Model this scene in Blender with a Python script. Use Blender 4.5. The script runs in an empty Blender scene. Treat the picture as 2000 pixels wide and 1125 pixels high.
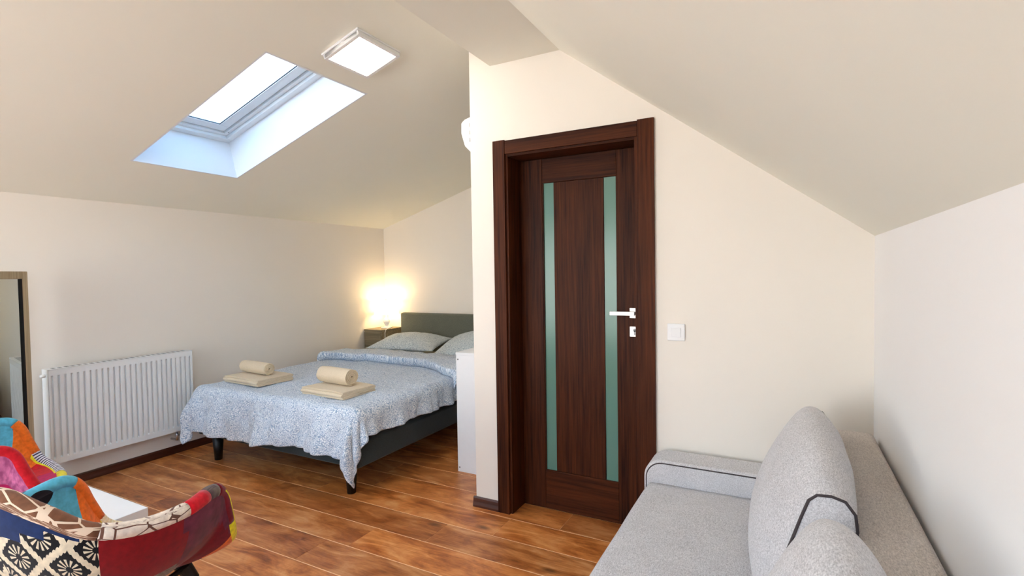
import bpy, bmesh, math, random
from mathutils import Vector, Matrix
random.seed(7)
S = bpy.context.scene
C = S.collection
R = math.radians

# ------------------------------------------------------------------ camera
F_PX = 1005.4
yaw, pitch, roll = R(27.903), R(-1.726), R(-0.8725)
fw = Vector((-math.sin(yaw)*math.cos(pitch), math.cos(yaw)*math.cos(pitch), math.sin(pitch)))
rt = Vector((math.cos(yaw), math.sin(yaw), 0)); up = rt.cross(fw)
r2 = rt*math.cos(roll)+up*math.sin(roll); u2 = up*math.cos(roll)-rt*math.sin(roll)
cd = bpy.data.cameras.new('camera'); cam = bpy.data.objects.new('camera', cd); C.objects.link(cam)
cd.sensor_width = 36; cd.lens = F_PX/2000*36; cd.clip_start = .02
cam.matrix_world = Matrix(((r2.x, u2.x, -fw.x, 0), (r2.y, u2.y, -fw.y, 0), (r2.z, u2.z, -fw.z, 1.354), (0, 0, 0, 1)))
S.camera = cam

# ------------------------------------------------------------------ sky and exposure
w = bpy.data.worlds.new('sky'); S.world = w; w.use_nodes = True
nt = w.node_tree; bg = nt.nodes['Background']
# overcast sky: blue-white overhead, whiter towards the horizon, pale ground below it
tc = nt.nodes.new('ShaderNodeTexCoord'); sp = nt.nodes.new('ShaderNodeSeparateXYZ'); nz = nt.nodes.new('ShaderNodeTexNoise')
nz.inputs['Scale'].default_value = 2.2; nz.inputs['Detail'].default_value = 5
ad_ = nt.nodes.new('ShaderNodeMath'); ad_.operation = 'MULTIPLY_ADD'; ad_.inputs[1].default_value = .25
cr = nt.nodes.new('ShaderNodeValToRGB'); el = cr.color_ramp.elements
el[0].position = .10; el[0].color = (.80, .79, .765, 1); el[1].position = 1.0; el[1].color = (.10, .21, .38, 1)
e_ = el.new(.16); e_.color = (.92, .94, .95, 1); e_ = el.new(.36); e_.color = (.23, .38, .55, 1)
nt.links.new(tc.outputs['Generated'], nz.inputs['Vector']); nt.links.new(tc.outputs['Generated'], sp.inputs[0])
nt.links.new(nz.outputs['Fac'], ad_.inputs[0]); nt.links.new(sp.outputs[2], ad_.inputs[2]); nt.links.new(ad_.outputs[0], cr.inputs['Fac']); nt.links.new(cr.outputs['Color'], bg.inputs['Color'])
bg.inputs['Strength'].default_value = 3.1
vs = S.view_settings
vs.view_transform = 'Standard'; vs.look = 'None'; vs.gamma = 1; vs.use_curve_mapping = False
vs.exposure = 2.37
PANEL_W = 8.0       # emission of the ceiling light diffusers
BULB_W = .8

# ------------------------------------------------------------------ helpers
def lin(c):
    return tuple(((v/255)/12.92 if v <= 10 else (((v/255)+.055)/1.055)**2.4) for v in c)+(1,)

MATS = {}
class NT:
    def __init__(s, name):
        s.m = bpy.data.materials.new(name); s.m.use_nodes = True; s.t = s.m.node_tree
        s.b = s.t.nodes['Principled BSDF']; s.out = s.t.nodes['Material Output']; MATS[name] = s.m
    def n(s, kind, **kw):
        x = s.t.nodes.new('ShaderNode'+kind)
        for k, v in kw.items():
            if k in x.inputs: s.set(x.inputs[k], v)
            else: setattr(x, k, v)
        return x
    def set(s, inp, v):
        if hasattr(v, 'is_output') or isinstance(v, bpy.types.NodeSocket): s.t.links.new(v, inp)
        else: inp.default_value = v
    def mapping(s, src, scale=(1, 1, 1), loc=(0, 0, 0), rot=(0, 0, 0)):
        m = s.n('Mapping'); s.t.links.new(src, m.inputs['Vector'])
        m.inputs['Scale'].default_value = scale; m.inputs['Location'].default_value = loc; m.inputs['Rotation'].default_value = rot
        return m.outputs['Vector']
    def ramp(s, fac, stops, interp='LINEAR'):
        r = s.n('ValToRGB'); r.color_ramp.interpolation = interp; e = r.color_ramp.elements
        while len(e) < len(stops): e.new(.5)
        for el, (p, c) in zip(e, stops): el.position = p; el.color = c
        s.t.links.new(fac, r.inputs['Fac']); return r.outputs['Color']
    def mix(s, fac, a, b, mode='MIX'):
        x = s.n('Mix', data_type='RGBA', blend_type=mode)
        s.set(x.inputs[0], fac); s.set(x.inputs[6], a); s.set(x.inputs[7], b); return x.outputs[2]
    def math(s, op, a, b=None, c=None):
        x = s.n('Math', operation=op); s.set(x.inputs[0], a)
        if b is not None: s.set(x.inputs[1], b)
        if c is not None: s.set(x.inputs[2], c)
        return x.outputs[0]
    def bump(s, h, strength=.2, dist=.002):
        x = s.n('Bump'); x.inputs['Strength'].default_value = strength; x.inputs['Distance'].default_value = dist
        s.t.links.new(h, x.inputs['Height']); s.t.links.new(x.outputs['Normal'], s.b.inputs['Normal'])

def flat(name, rgb, rough=.5, metal=0, spec=.5, noise=0, nscale=40, sheen=0):
    t = NT(name); t.b.inputs['Base Color'].default_value = lin(rgb); t.b.inputs['Roughness'].default_value = rough
    t.b.inputs['Metallic'].default_value = metal; t.b.inputs['Specular IOR Level'].default_value = spec
    if sheen: t.b.inputs['Sheen Weight'].default_value = sheen
    if noise:
        o = t.n('TexCoord').outputs['Object']; nz = t.n('TexNoise', Vector=o, Scale=nscale, Detail=4.0)
        c = lin(rgb); a = tuple(max(0, v*(1-noise)) for v in c[:3])+(1,); b = tuple(min(1, v*(1+noise)) for v in c[:3])+(1,)
        t.set(t.b.inputs['Base Color'], t.ramp(nz.outputs['Fac'], [(.3, a), (.7, b)]))
        t.bump(nz.outputs['Fac'], .15, .001)
    return t.m

def paint(name, rgb, bump=.12):
    t = NT(name); o = t.n('TexCoord').outputs['Object']
    big = t.n('TexNoise', Vector=o, Scale=1.3, Detail=2.0); fine = t.n('TexNoise', Vector=o, Scale=160.0, Detail=3.0)
    c = lin(rgb); a = tuple(v*.985 for v in c[:3])+(1,)
    t.set(t.b.inputs['Base Color'], t.ramp(big.outputs['Fac'], [(.35, a), (.65, c)]))
    t.b.inputs['Roughness'].default_value = .85; t.b.inputs['Specular IOR Level'].default_value = .2
    t.bump(fine.outputs['Fac'], bump, .001); return t.m

def wood(name, dark, light, axis='Z', scale=1.0, rough=.4, spec=.4, fine=1.0, coat=0):
    t = NT(name); o = t.n('TexCoord').outputs['Object']; i = t.n('ObjectInfo').outputs['Random']
    off = t.n('CombineXYZ'); t.set(off.inputs[0], t.math('MULTIPLY', i, 7.0)); t.set(off.inputs[1], t.math('MULTIPLY', i, 13.0)); t.set(off.inputs[2], t.math('MULTIPLY', i, 5.0))
    ad = t.n('VectorMath', operation='ADD'); t.set(ad.inputs[0], o); t.set(ad.inputs[1], off.outputs[0])
    sc = {'X': (3, 90, 90), 'Y': (90, 3, 90), 'Z': (90, 90, 3)}[axis]; sc = tuple(v*scale for v in sc)
    g = t.n('TexNoise', Vector=t.mapping(ad.outputs[0], sc), Scale=1.0, Detail=4.0, Roughness=.6)
    sc2 = tuple(v*.12 for v in sc)
    g2 = t.n('TexNoise', Vector=t.mapping(ad.outputs[0], sc2), Scale=1.0, Detail=3.0, Distortion=.6)
    f = t.math('ADD', t.math('MULTIPLY', g.outputs['Fac'], .6*fine), t.math('MULTIPLY', g2.outputs['Fac'], 1-.6*fine))
    t.set(t.b.inputs['Base Color'], t.ramp(f, [(.36, lin(dark)), (.64, lin(light))]))
    t.b.inputs['Roughness'].default_value = rough; t.b.inputs['Specular IOR Level'].default_value = spec
    t.bump(g.outputs['Fac'], .12, .0006)
    if coat: t.b.inputs['Coat Weight'].default_value = coat; t.b.inputs['Coat Roughness'].default_value = .25
    return t.m

def fabric(name, dark, light, scale=700, streak=1.0, rough=.95, big=.25):
    t = NT(name); o = t.n('TexCoord').outputs['Object']
    a = t.n('TexNoise', Vector=t.mapping(o, (1, streak, 1)), Scale=float(scale)*.45, Detail=4.0, Roughness=.7)
    b = t.n('TexNoise', Vector=o, Scale=9.0, Detail=2.0)
    v = t.n('TexNoise', Vector=t.mapping(o, (6, 1, 6)), Scale=90.0, Detail=4.0)
    f = t.math('ADD', t.math('MULTIPLY', a.outputs['Fac'], .55), t.math('ADD', t.math('MULTIPLY', v.outputs['Fac'], .45-big*.3), t.math('MULTIPLY', b.outputs['Fac'], big*.3)))
    t.set(t.b.inputs['Base Color'], t.ramp(f, [(.36, lin(dark)), (.62, lin(light))]))
    t.b.inputs['Roughness'].default_value = rough; t.b.inputs['Specular IOR Level'].default_value = .15; t.b.inputs['Sheen Weight'].default_value = .15
    t.bump(a.outputs['Fac'], .35, .0012); return t.m

class MB:
    """collects geometry; build() links it as one mesh object"""
    def __init__(s): s.v = []; s.f = []; s.uv = None
    def add(s, v, f):
        o = len(s.v); s.v += [tuple(x) for x in v]; s.f += [tuple(i+o for i in q) for q in f]; return s
    def box(s, x0, x1, y0, y1, z0, z1):
        return s.add([(x0, y0, z0), (x1, y0, z0), (x1, y1, z0), (x0, y1, z0), (x0, y0, z1), (x1, y0, z1), (x1, y1, z1), (x0, y1, z1)],
                     [(0, 3, 2, 1), (4, 5, 6, 7), (0, 1, 5, 4), (1, 2, 6, 5), (2, 3, 7, 6), (3, 0, 4, 7)])
    def prism(s, pts, a, b, ax='y'):
        """polygon pts in the plane across axis ax, from a to b"""
        k = len(pts)
        def P(p, q): return {'y': (p[0], q, p[1]), 'x': (q, p[0], p[1]), 'z': (p[0], p[1], q)}[ax]
        v = [P(p, a) for p in pts]+[P(p, b) for p in pts]
        f = [tuple(range(k)), tuple(range(2*k-1, k-1, -1))]+[(i, i+k, (i+1) % k+k, (i+1) % k) for i in range(k)]
        return s.add(v, f)
    def tube(s, path, r, n=10, closed=False, caps=True):
        path = [Vector(p) for p in path]; k = len(path); rr = r if isinstance(r, (list, tuple)) else [r]*k
        v = []; pn = None
        for i, p in enumerate(path):
            a = path[i-1] if (i or closed) else p; b = path[(i+1) % k] if (i < k-1 or closed) else p
            d = (b-a).normalized()
            if pn is None: pn = d.orthogonal().normalized()
            pn = (pn-d*pn.dot(d)).normalized(); q = d.cross(pn)
            v += [p+(pn*math.cos(t)+q*math.sin(t))*rr[i] for t in (2*math.pi*j/n for j in range(n))]
        f = []
        for i in range(k if closed else k-1):
            j = (i+1) % k
            f += [(i*n+a, i*n+(a+1) % n, j*n+(a+1) % n, j*n+a) for a in range(n)]
        if caps and not closed: f += [tuple(range(n-1, -1, -1)), tuple((k-1)*n+a for a in range(n))]
        return s.add(v, f)
    def lathe(s, prof, n=32, c=(0, 0, 0), cap=True):
        v = []; k = len(prof)
        for r, z in prof: v += [(c[0]+r*math.cos(2*math.pi*j/n), c[1]+r*math.sin(2*math.pi*j/n), c[2]+z) for j in range(n)]
        f = [(i*n+j, i*n+(j+1) % n, (i+1)*n+(j+1) % n, (i+1)*n+j) for i in range(k-1) for j in range(n)]
        if cap: f += [tuple(range(n-1, -1, -1)), tuple((k-1)*n+j for j in range(n))]
        return s.add(v, f)
    def grid(s, fn, nu, nv, closed_u=False):
        o = len(s.v); s.v += [tuple(fn(i/(nu if closed_u else nu-1), j/(nv-1))) for j in range(nv) for i in range(nu)]
        e = nu if closed_u else nu-1
        s.f += [(o+j*nu+i, o+j*nu+(i+1) % nu, o+(j+1)*nu+(i+1) % nu, o+(j+1)*nu+i) for j in range(nv-1) for i in range(e)]
        return s
    def build(s, name, mat, parent=None, smooth=False, bevel=0, seg=2, fix=True, sub=0, solid=0, angle=40):
        me = bpy.data.meshes.new(name); me.from_pydata(s.v, [], s.f)
        if fix:
            bm = bmesh.new(); bm.from_mesh(me); bmesh.ops.remove_doubles(bm, verts=bm.verts, dist=1e-6); bmesh.ops.recalc_face_normals(bm, faces=bm.faces); bm.to_mesh(me); bm.free()
        me.materials.append(MATS[mat] if isinstance(mat, str) else mat)
        o = bpy.data.objects.new(name, me); C.objects.link(o)
        if parent: o.parent = parent
        if smooth:
            for p in me.polygons: p.use_smooth = True
        if solid:
            m = o.modifiers.new('solid', 'SOLIDIFY'); m.thickness = solid; m.offset = 0
        if bevel:
            m = o.modifiers.new('bevel', 'BEVEL'); m.width = bevel; m.segments = seg; m.limit_method = 'ANGLE'; m.angle_limit = R(angle)
            for p in me.polygons: p.use_smooth = True
            if hasattr(m, 'harden_normals'): m.harden_normals = True
        if sub:
            m = o.modifiers.new('sub', 'SUBSURF'); m.levels = sub; m.render_levels = sub
        return o

def tag(o, label, cat, group=None, kind=None):
    o['label'] = label; o['category'] = cat
    if group: o['group'] = group
    if kind: o['kind'] = kind
    return o
def thing(name, label, cat, loc=(0, 0, 0), rz=0, group=None, kind=None):
    o = bpy.data.objects.new(name, None); C.objects.link(o); o.location = loc; o.rotation_euler = (0, 0, rz); o.empty_display_size = .1
    return tag(o, label, cat, group, kind)
def copy_tree(o, parent=None):
    c = o.copy(); C.objects.link(c); c.parent = parent
    for ch in list(o.children): copy_tree(ch, c)
    return c
def hn(x, y=0.0, z=0.0):
    from mathutils import noise
    return noise.noise(Vector((x, y, z)))
def sm(a, b, x):
    t = min(1, max(0, (x-a)/(b-a))); return t*t*(3-2*t)

# ------------------------------------------------------------------ materials
paint('wall_paint', (240, 232, 221)); paint('wall_paint_white', (242, 239, 237)); paint('ceiling_paint', (240, 237, 224)); paint('reveal_paint', (228, 230, 232), .05)
flat('groove_highlight', (248, 204, 158), .6)  # pale tone stands in for light caught along the plank edges
wood('wenge', (36, 13, 6), (86, 43, 20), 'Z', 1.0, .5, .12)
wood('wenge_x', (36, 13, 6), (86, 43, 20), 'X', 1.0, .5, .12)
wood('skirting', (52, 22, 14), (82, 40, 25), 'Y', .6, .3, .5)
wood('skirting_x', (52, 22, 14), (82, 40, 25), 'X', .6, .3, .5)
flat('white_plastic', (238, 238, 238), .35); flat('white_lacquer', (240, 240, 240), .3, noise=.01, nscale=30)
flat('white_metal', (236, 238, 238), .3); flat('window_white', (232, 238, 240), .35)
flat('dark_gap', (12, 11, 11), .8); flat('gasket', (40, 46, 60), .6); flat('chrome', (205, 205, 205), .22, 1)
flat('satin_metal', (214, 210, 204), .38, .85); flat('screw', (120, 120, 120), .4, .8)
t = NT('satin_glass'); t.b.inputs['Base Color'].default_value = lin((92, 132, 118)); t.b.inputs['Roughness'].default_value = .22; t.b.inputs['Specular IOR Level'].default_value = .35
t = NT('window_glass'); tr = t.n('BsdfTransparent'); gl = t.n('BsdfGlossy'); gl.inputs['Roughness'].default_value = .02; mx = t.n('MixShader'); mx.inputs[0].default_value = .05; t.set(mx.inputs[1], tr.outputs[0]); t.set(mx.inputs[2], gl.outputs[0]); t.set(t.out.inputs['Surface'], mx.outputs[0])
t = NT('diffuser'); t.b.inputs['Base Color'].default_value = (1, 1, 1, 1); t.b.inputs['Emission Color'].default_value = (1, .92, .80, 1); t.b.inputs['Emission Strength'].default_value = PANEL_W
t = NT('lamp_shade'); tl = t.n('BsdfTranslucent'); tl.inputs[0].default_value = (.95, .9, .82, 1); df = t.n('BsdfDiffuse'); df.inputs[0].default_value = (.9, .87, .8, 1)
mx = t.n('MixShader'); mx.inputs[0].default_value = .6; t.set(mx.inputs[1], df.outputs[0]); t.set(mx.inputs[2], tl.outputs[0]); t.set(t.out.inputs['Surface'], mx.outputs[0])
t = NT('bulb'); t.b.inputs['Emission Color'].default_value = (1, .78, .45, 1); t.b.inputs['Emission Strength'].default_value = 9
flat('mirror_glass', (225, 230, 226), .01, 1)
wood('champagne_frame', (150, 128, 92), (196, 176, 140), 'Z', .6, .35, .6)
wood('oak_grey', (112, 100, 78), (156, 140, 110), 'X', .5, .6, .3)
wood('beech', (176, 122, 62), (214, 164, 98), 'Z', .5, .45, .4)
flat('black_metal', (18, 18, 18), .45, .2)
fabric('bed_fabric', (38, 45, 46), (62, 70, 70), 500)
fabric('headboard_fabric', (88, 92, 82), (118, 118, 104), 500)
flat('sheet', (232, 228, 216), .9, noise=.04, nscale=25)
fabric('towel', (203, 182, 150), (232, 214, 186), 900)
fabric('sofa_grey', (162, 159, 161), (230, 227, 228), 620, .6)
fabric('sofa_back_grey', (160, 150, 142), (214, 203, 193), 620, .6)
flat('piping', (66, 58, 60), .9)

# duvet cotton: pale blue ground with a dense maze of short grey-blue strokes
def duvet_mat(name, ground, stroke):
    t = NT(name); uv = t.n('UVMap').outputs['UV']
    wn = t.n('TexNoise', Vector=uv, Scale=9.0, Detail=2.0); wv = t.n('VectorMath', operation='MULTIPLY_ADD'); t.set(wv.inputs[0], wn.outputs['Color']); wv.inputs[1].default_value = (.09, .09, 0); t.set(wv.inputs[2], uv)
    vo = t.n('TexVoronoi', feature='DISTANCE_TO_EDGE', Vector=t.mapping(wv.outputs[0], (90, 205, 1), rot=(0, 0, .6)), Scale=1.0)
    vo2 = t.n('TexVoronoi', feature='DISTANCE_TO_EDGE', Vector=t.mapping(wv.outputs[0], (205, 90, 1), rot=(0, 0, .2)), Scale=1.0)
    pick = t.n('TexNoise', Vector=uv, Scale=14.0, Detail=1.0); sel = t.math('GREATER_THAN', pick.outputs['Fac'], .5)
    d = t.math('ADD', t.math('MULTIPLY', vo.outputs['Distance'], sel), t.math('MULTIPLY', vo2.outputs['Distance'], t.math('SUBTRACT', 1.0, sel)))
    col = t.ramp(d, [(.06, lin(stroke)), (.16, lin(ground))])
    t.set(t.b.inputs['Base Color'], col); t.b.inputs['Roughness'].default_value = .92; t.b.inputs['Specular IOR Level'].default_value = .15; t.b.inputs['Sheen Weight'].default_value = .1
    wr = t.n('TexNoise', Vector=uv, Scale=11.0, Detail=5.0, Distortion=1.2); t.bump(wr.outputs['Fac'], .8, .022)
duvet_mat('duvet_cotton', (242, 244, 247), (146, 167, 191))
duvet_mat('pillow_cotton', (232, 234, 230), (158, 170, 176))

# floor planks
t = NT('plank_wood'); o = t.n('TexCoord').outputs['Object']; rnd = t.n('ObjectInfo').outputs['Random']
off = t.n('CombineXYZ'); t.set(off.inputs[0], t.math('MULTIPLY', rnd, 31.0)); t.set(off.inputs[1], t.math('MULTIPLY', rnd, 17.0))
ad = t.n('VectorMath', operation='ADD'); t.set(ad.inputs[0], o); t.set(ad.inputs[1], off.outputs[0])
fig = t.n('TexNoise', Vector=t.mapping(ad.outputs[0], (1.6, 6, 1)), Scale=1.6, Detail=5.0, Roughness=.6, Distortion=1.3)
gr = t.n('TexNoise', Vector=t.mapping(ad.outputs[0], (6, 130, 1)), Scale=1.0, Detail=4.0)
blot = t.n('TexNoise', Vector=t.mapping(ad.outputs[0], (5, 9, 1)), Scale=1.0, Detail=6.0, Roughness=.65, Distortion=.7)
f = t.math('ADD', t.math('MULTIPLY', fig.outputs['Fac'], .55), t.math('ADD', t.math('MULTIPLY', gr.outputs['Fac'], .15), t.math('MULTIPLY', blot.outputs['Fac'], .3)))
base = t.ramp(f, [(.32, lin((100, 46, 19))), (.43, lin((168, 96, 45))), (.53, lin((208, 134, 74))), (.66, lin((234, 176, 120)))])
var = t.ramp(rnd, [(0, (.78, .72, .70, 1)), (.5, (1, 1, 1, 1)), (1, (1.12, 1.0, .82, 1))])
col = t.mix(1.0, base, var, 'MULTIPLY')
kn = t.n('TexVoronoi', Vector=t.mapping(ad.outputs[0], (2.2, 5, 1)), Scale=1.0); kd = t.math('LESS_THAN', kn.outputs['Distance'], .055)
kf = t.ramp(kn.outputs['Distance'], [(.03, (1, 1, 1, 1)), (.12, (0, 0, 0, 1))])
t.set(t.b.inputs['Base Color'], t.mix(t.math('MULTIPLY', kf, .7), col, lin((58, 24, 10))))
t.b.inputs['Roughness'].default_value = .36; t.b.inputs['Specular IOR Level'].default_value = .5
t.bump(gr.outputs['Fac'], .10, .0006)

# ------------------------------------------------------------------ the room
xL, xR, yD, yB, yF = -4.1589, .32, 2.5088, 4.6547, -2.0
zKL, tL, zKR, zB, xB1, xB2, xC = 1.8865, .3072, 1.478, 2.501, -1.4471, -1.0299, -1.5825
tR = (zB-zKR)/(xR-xB2)
def zl(x): return zKL+tL*(x-xL)
def zr(x): return zKR+tR*(xR-x)
xRidge = (zKR+tR*xR-zKL+tL*xL)/(tL+tR)
def zroof(x): return min(zl(x), zr(x))
T = .16

# floor: sub-floor tinted pale to paint bright highlights in the joints, planks as children
fl = MB().box(xL-T, xR+T, yF-T, yB+T, -.12, -.0012).build('floor', 'groove_highlight'); tag(fl, 'warm reddish brown wooden plank floor', 'floor', kind='structure')
PW, P0, PL = .2036, 2.0504, 1.29
pm = {}
def plank(x0, x1, y0):
    L = round(x1-x0, 3)
    if L < .03: return
    if L not in pm:
        g = .0026; b = .0008; h = 0.0; hx = L/2-.0008; hy = PW/2-g
        v = [(sx*hx, sy*hy, -.0015) for sx, sy in ((-1, -1), (1, -1), (1, 1), (-1, 1))]+[(sx*hx, sy*hy, h-b) for sx, sy in ((-1, -1), (1, -1), (1, 1), (-1, 1))]+[(sx*(hx-b*.6), sy*(hy-b), h) for sx, sy in ((-1, -1), (1, -1), (1, 1), (-1, 1))]
        fcs = [(8, 9, 10, 11)]+[(a, (a+1) % 4, (a+1) % 4+4, a+4) for a in range(4)]+[(a+4, (a+1) % 4+4, (a+1) % 4+8, a+8) for a in range(4)]
        me = bpy.data.meshes.new('plank'); me.from_pydata(v, [], fcs); me.materials.append(MATS['plank_wood']); pm[L] = me
    o = bpy.data.objects.new('plank', pm[L]); C.objects.link(o); o.parent = fl; o.location = ((x0+x1)/2, y0+PW/2, 0)
joints = {-1: -1.93, 1: -1.33, 2: -1.043}
for k in range(-20, 13):
    y0 = P0+PW*k
    if y0 > yB: continue
    j = joints.get(k, xL+random.uniform(.1, 1.0)*PL)
    while j > xL+.05: j -= PL
    xs = [max(j, xL)]
    j += PL
    while j < xR-.02: xs.append(j); j += PL
    xs.append(xR)
    for a, b in zip(xs, xs[1:]):
        if y0 > 2.8 and a > xC+.05: continue
        plank(a, b, y0)

def struct(name, mb, mat, label, cat, **kw):
    return tag(mb.build(name, mat, **kw), label, cat, kind='structure')
struct('wall_left', MB().prism([(xL-T, -.12), (xL, -.12), (xL, zKL), (xL-T, zKL)], yF-T, yB+T), 'wall_paint', 'low cream knee wall behind the radiator', 'wall')
struct('wall_right', MB().prism([(xR, -.12), (xR+T, -.12), (xR+T, zKR), (xR, zKR)], yF-T, yB+T), 'wall_paint_white', 'plain white knee wall behind the grey sofa', 'wall')
def wall_x(mb, xs, y0, y1, z0=0):
    for a, b in zip(xs, xs[1:]):
        pts = [(a, z0), (b, z0), (b, zroof(b)+.05), (a, zroof(a)+.05)]
        if a < xRidge < b: pts.insert(3, (xRidge, zroof(xRidge)+.05))
        mb.prism(pts, y0, y1)
    return mb
struct('wall_back', wall_x(MB(), [xL, xR], yB, yB+T, -.12), 'wall_paint', 'cream gable wall behind the bed headboard', 'wall')
gx0, gx1, gz0, gz1 = -3.8, -1.5, .35, 1.98      # opening for the added gable window
wf = MB(); wall_x(wf, [xL, gx0], yF-T, yF, -.12); wall_x(wf, [gx1, xR], yF-T, yF, -.12); wall_x(wf, [gx0, gx1], yF-T, yF, gz1); wf.box(gx0, gx1, yF-T, yF, -.12, gz0)
struct('wall_front', wf, 'wall_paint', 'cream gable wall at the near end of the attic', 'wall')
dx0, dx1, dz = -1.362, -.628, 2.008        # door opening
wd = MB(); wall_x(wd, [xC, dx0], yD, yD+.19); wall_x(wd, [dx1, xR], yD, yD+.19); wall_x(wd, [dx0, dx1], yD, yD+.19, dz); wall_x(wd, [xC, xC+.12], yD+.19, yB)
struct('wall_door', wd, 'wall_paint', 'cream partition wall holding the dark wooden door', 'wall')

# sloping ceilings; the left one has openings for the roof windows
sv = Vector((1, 0, tL)).normalized(); nv = Vector((-tL, 0, 1)).normalized(); cosL = sv.x
def slope_matrix(origin): return Matrix(((sv.x, 0, nv.x, origin[0]), (0, 1, 0, origin[1]), (sv.z, 0, nv.z, origin[2]), (0, 0, 0, 1)))
HOLES = [((-3.5401, -2.2803), (1.7314, 2.4134)), ((-3.5401, -2.2803), (-1.75, -.35))]  # second opening belongs to the added near roof window
LB = .012
xs = [xL-.25, HOLES[0][0][0]-LB, HOLES[0][0][1]+LB, xRidge+.001]; ys = [yF-T, HOLES[1][1][0]-LB, HOLES[1][1][1]+LB, HOLES[0][1][0]-LB, HOLES[0][1][1]+LB, yB+T]
cm = MB(); D = .275
for i in range(3):
    for j in range(5):
        if i == 1 and j in (1, 3): continue
        a, b, c, d = xs[i], xs[i+1], ys[j], ys[j+1]
        n = nv*D; base = [(a, c, zl(a)), (b, c, zl(b)), (b, d, zl(b)), (a, d, zl(a))]
        cm.add(base+[tuple(Vector(q)+n) for q in base], [(0, 3, 2, 1), (4, 5, 6, 7), (0, 1, 5, 4), (1, 2, 6, 5), (2, 3, 7, 6), (3, 0, 4, 7)])
struct('ceiling_left', cm, 'ceiling_paint', 'gently sloping cream ceiling with the roof window', 'ceiling', fix=False)
RH = ((-.80, .18), (-1.85, -.12))         # opening for an added fill-light window in the steep slope, beside and behind the viewpoint
svr = Vector((-1, 0, tR)).normalized(); nvr = Vector((tR, 0, 1)).normalized()
xs = [xR+.25, RH[0][1]+LB, RH[0][0]-LB, xRidge-.02]; ys = [yF-T, RH[1][0]-LB, RH[1][1]+LB, yB+T]
cm = MB()
for i in range(3):
    for j in range(3):
        if i == 1 and j == 1: continue
        a, b, c, d = xs[i], xs[i+1], ys[j], ys[j+1]; n = nvr*D
        base = [(a, c, zr(a)), (b, c, zr(b)), (b, d, zr(b)), (a, d, zr(a))]
        cm.add(base+[tuple(Vector(q)+n) for q in base], [(0, 1, 2, 3), (4, 7, 6, 5), (0, 4, 5, 1), (1, 5, 6, 2), (2, 6, 7, 3), (3, 7, 4, 0)])
struct('ceiling_right', cm, 'ceiling_paint', 'steep sloping cream ceiling above the sofa', 'ceiling', fix=False)
struct('ceiling_beam', MB().prism([(xB1, zB), (xB2, zB), (xB2, zr(xB2)+.02), (xRidge, zr(xRidge)+.02), (xB1, zl(xB1)+.02)], yF, yD), 'ceiling_paint', 'boxed-in ridge beam with flat cream underside', 'beam')

# roof windows
def roof_window(name, hole, label, right=False):
    (x0, x1), (y0, y1) = hole; W = y1-y0; e = thing(name, label, 'window', kind='structure')
    if right:
        L = (x1-x0)/-svr.x; e.matrix_world = Matrix(((svr.x, 0, nvr.x, x1), (0, -1, 0, y1), (svr.z, 0, nvr.z, zr(x1)), (0, 0, 0, 1)))
    else:
        L = (x1-x0)/cosL; e.matrix_world = slope_matrix((x0, y0, zl(x0)))
    for a, b, c, d in ((-LB, 0, -LB, W+LB), (L, L+LB, -LB, W+LB), (0, L, -LB, 0), (0, L, W, W+LB)):
        MB().box(a, b, c, d, 0.0, D).build('reveal_board', 'reveal_paint', e)
    def ring(nm, i0, i1, z0, z1, mat, parent, bev=.003):
        for a, b, c, d in ((i0, i1, i0, W-i0), (L-i1, L-i0, i0, W-i0), (i1, L-i1, i0, i1), (i1, L-i1, W-i1, W-i0)):
            MB().box(a, b, c, d, z0, z1).build(nm, mat, parent, bevel=bev)
    ring('frame_rail', -.03, .045, D, D+.09, 'window_white', e)
    ring('frame_step', .045, .075, D+.022, D+.09, 'window_white', e)
    ring('shadow_gap', .075, .081, D+.045, D+.09, 'gasket', e, 0)
    ring('sash_rail', .081, .150, D+.034, D+.052, 'window_white', e)
    ring('glazing_gasket', .150, .155, D+.0385, D+.0425, 'gasket', e, 0)
    MB().box(.145, L-.145, .145, W-.145, D+.0425, D+.0465).build('glass_pane', 'window_glass', e)
    for q in (.0, 1.0):
        sc = MB().lathe([(.004, 0), (.004, .002)], 10, (.10+q*(L-.2), W-.06, D+.020)).build('screw', 'screw', e)
roof_window('window_1', HOLES[0], 'white framed roof window set deep in the sloping ceiling')
roof_window('fill_window_2', HOLES[1], 'white framed roof window added over the near end for fill daylight')  # added behind the camera to bring more daylight into the room
roof_window('fill_window_3', RH, 'white framed roof window added in the steep slope for fill daylight', True)  # also added out of view, brightens the left wall and floor

# unseen gable window at the near end, added to let in fill daylight
gw = thing('fill_window_4', 'white framed two-light fill window added in the near gable wall', 'window', ((gx0+gx1)/2, yF-T/2, gz0), kind='structure')
gW, gH = (gx1-gx0)/2, gz1-gz0
for a, b, c, d in ((-gW, -gW+.07, 0, gH), (gW-.07, gW, 0, gH), (-.05, .05, .07, gH-.07), (-gW+.07, gW-.07, 0, .07), (-gW+.07, gW-.07, gH-.07, gH)):
    MB().box(a, b, -.04, .04, c, d).build('frame_member', 'window_white', gw, bevel=.003)
for a, b in ((-gW+.07, -.05), (.05, gW-.07)): MB().box(a, b, -.004, .004, .07, gH-.07).build('glass_pane', 'window_glass', gw)
MB().box(-gW-.03, gW+.03, .04, T/2+.10, -.02, .0).build('window_sill', 'white_lacquer', gw, bevel=.003)

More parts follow.
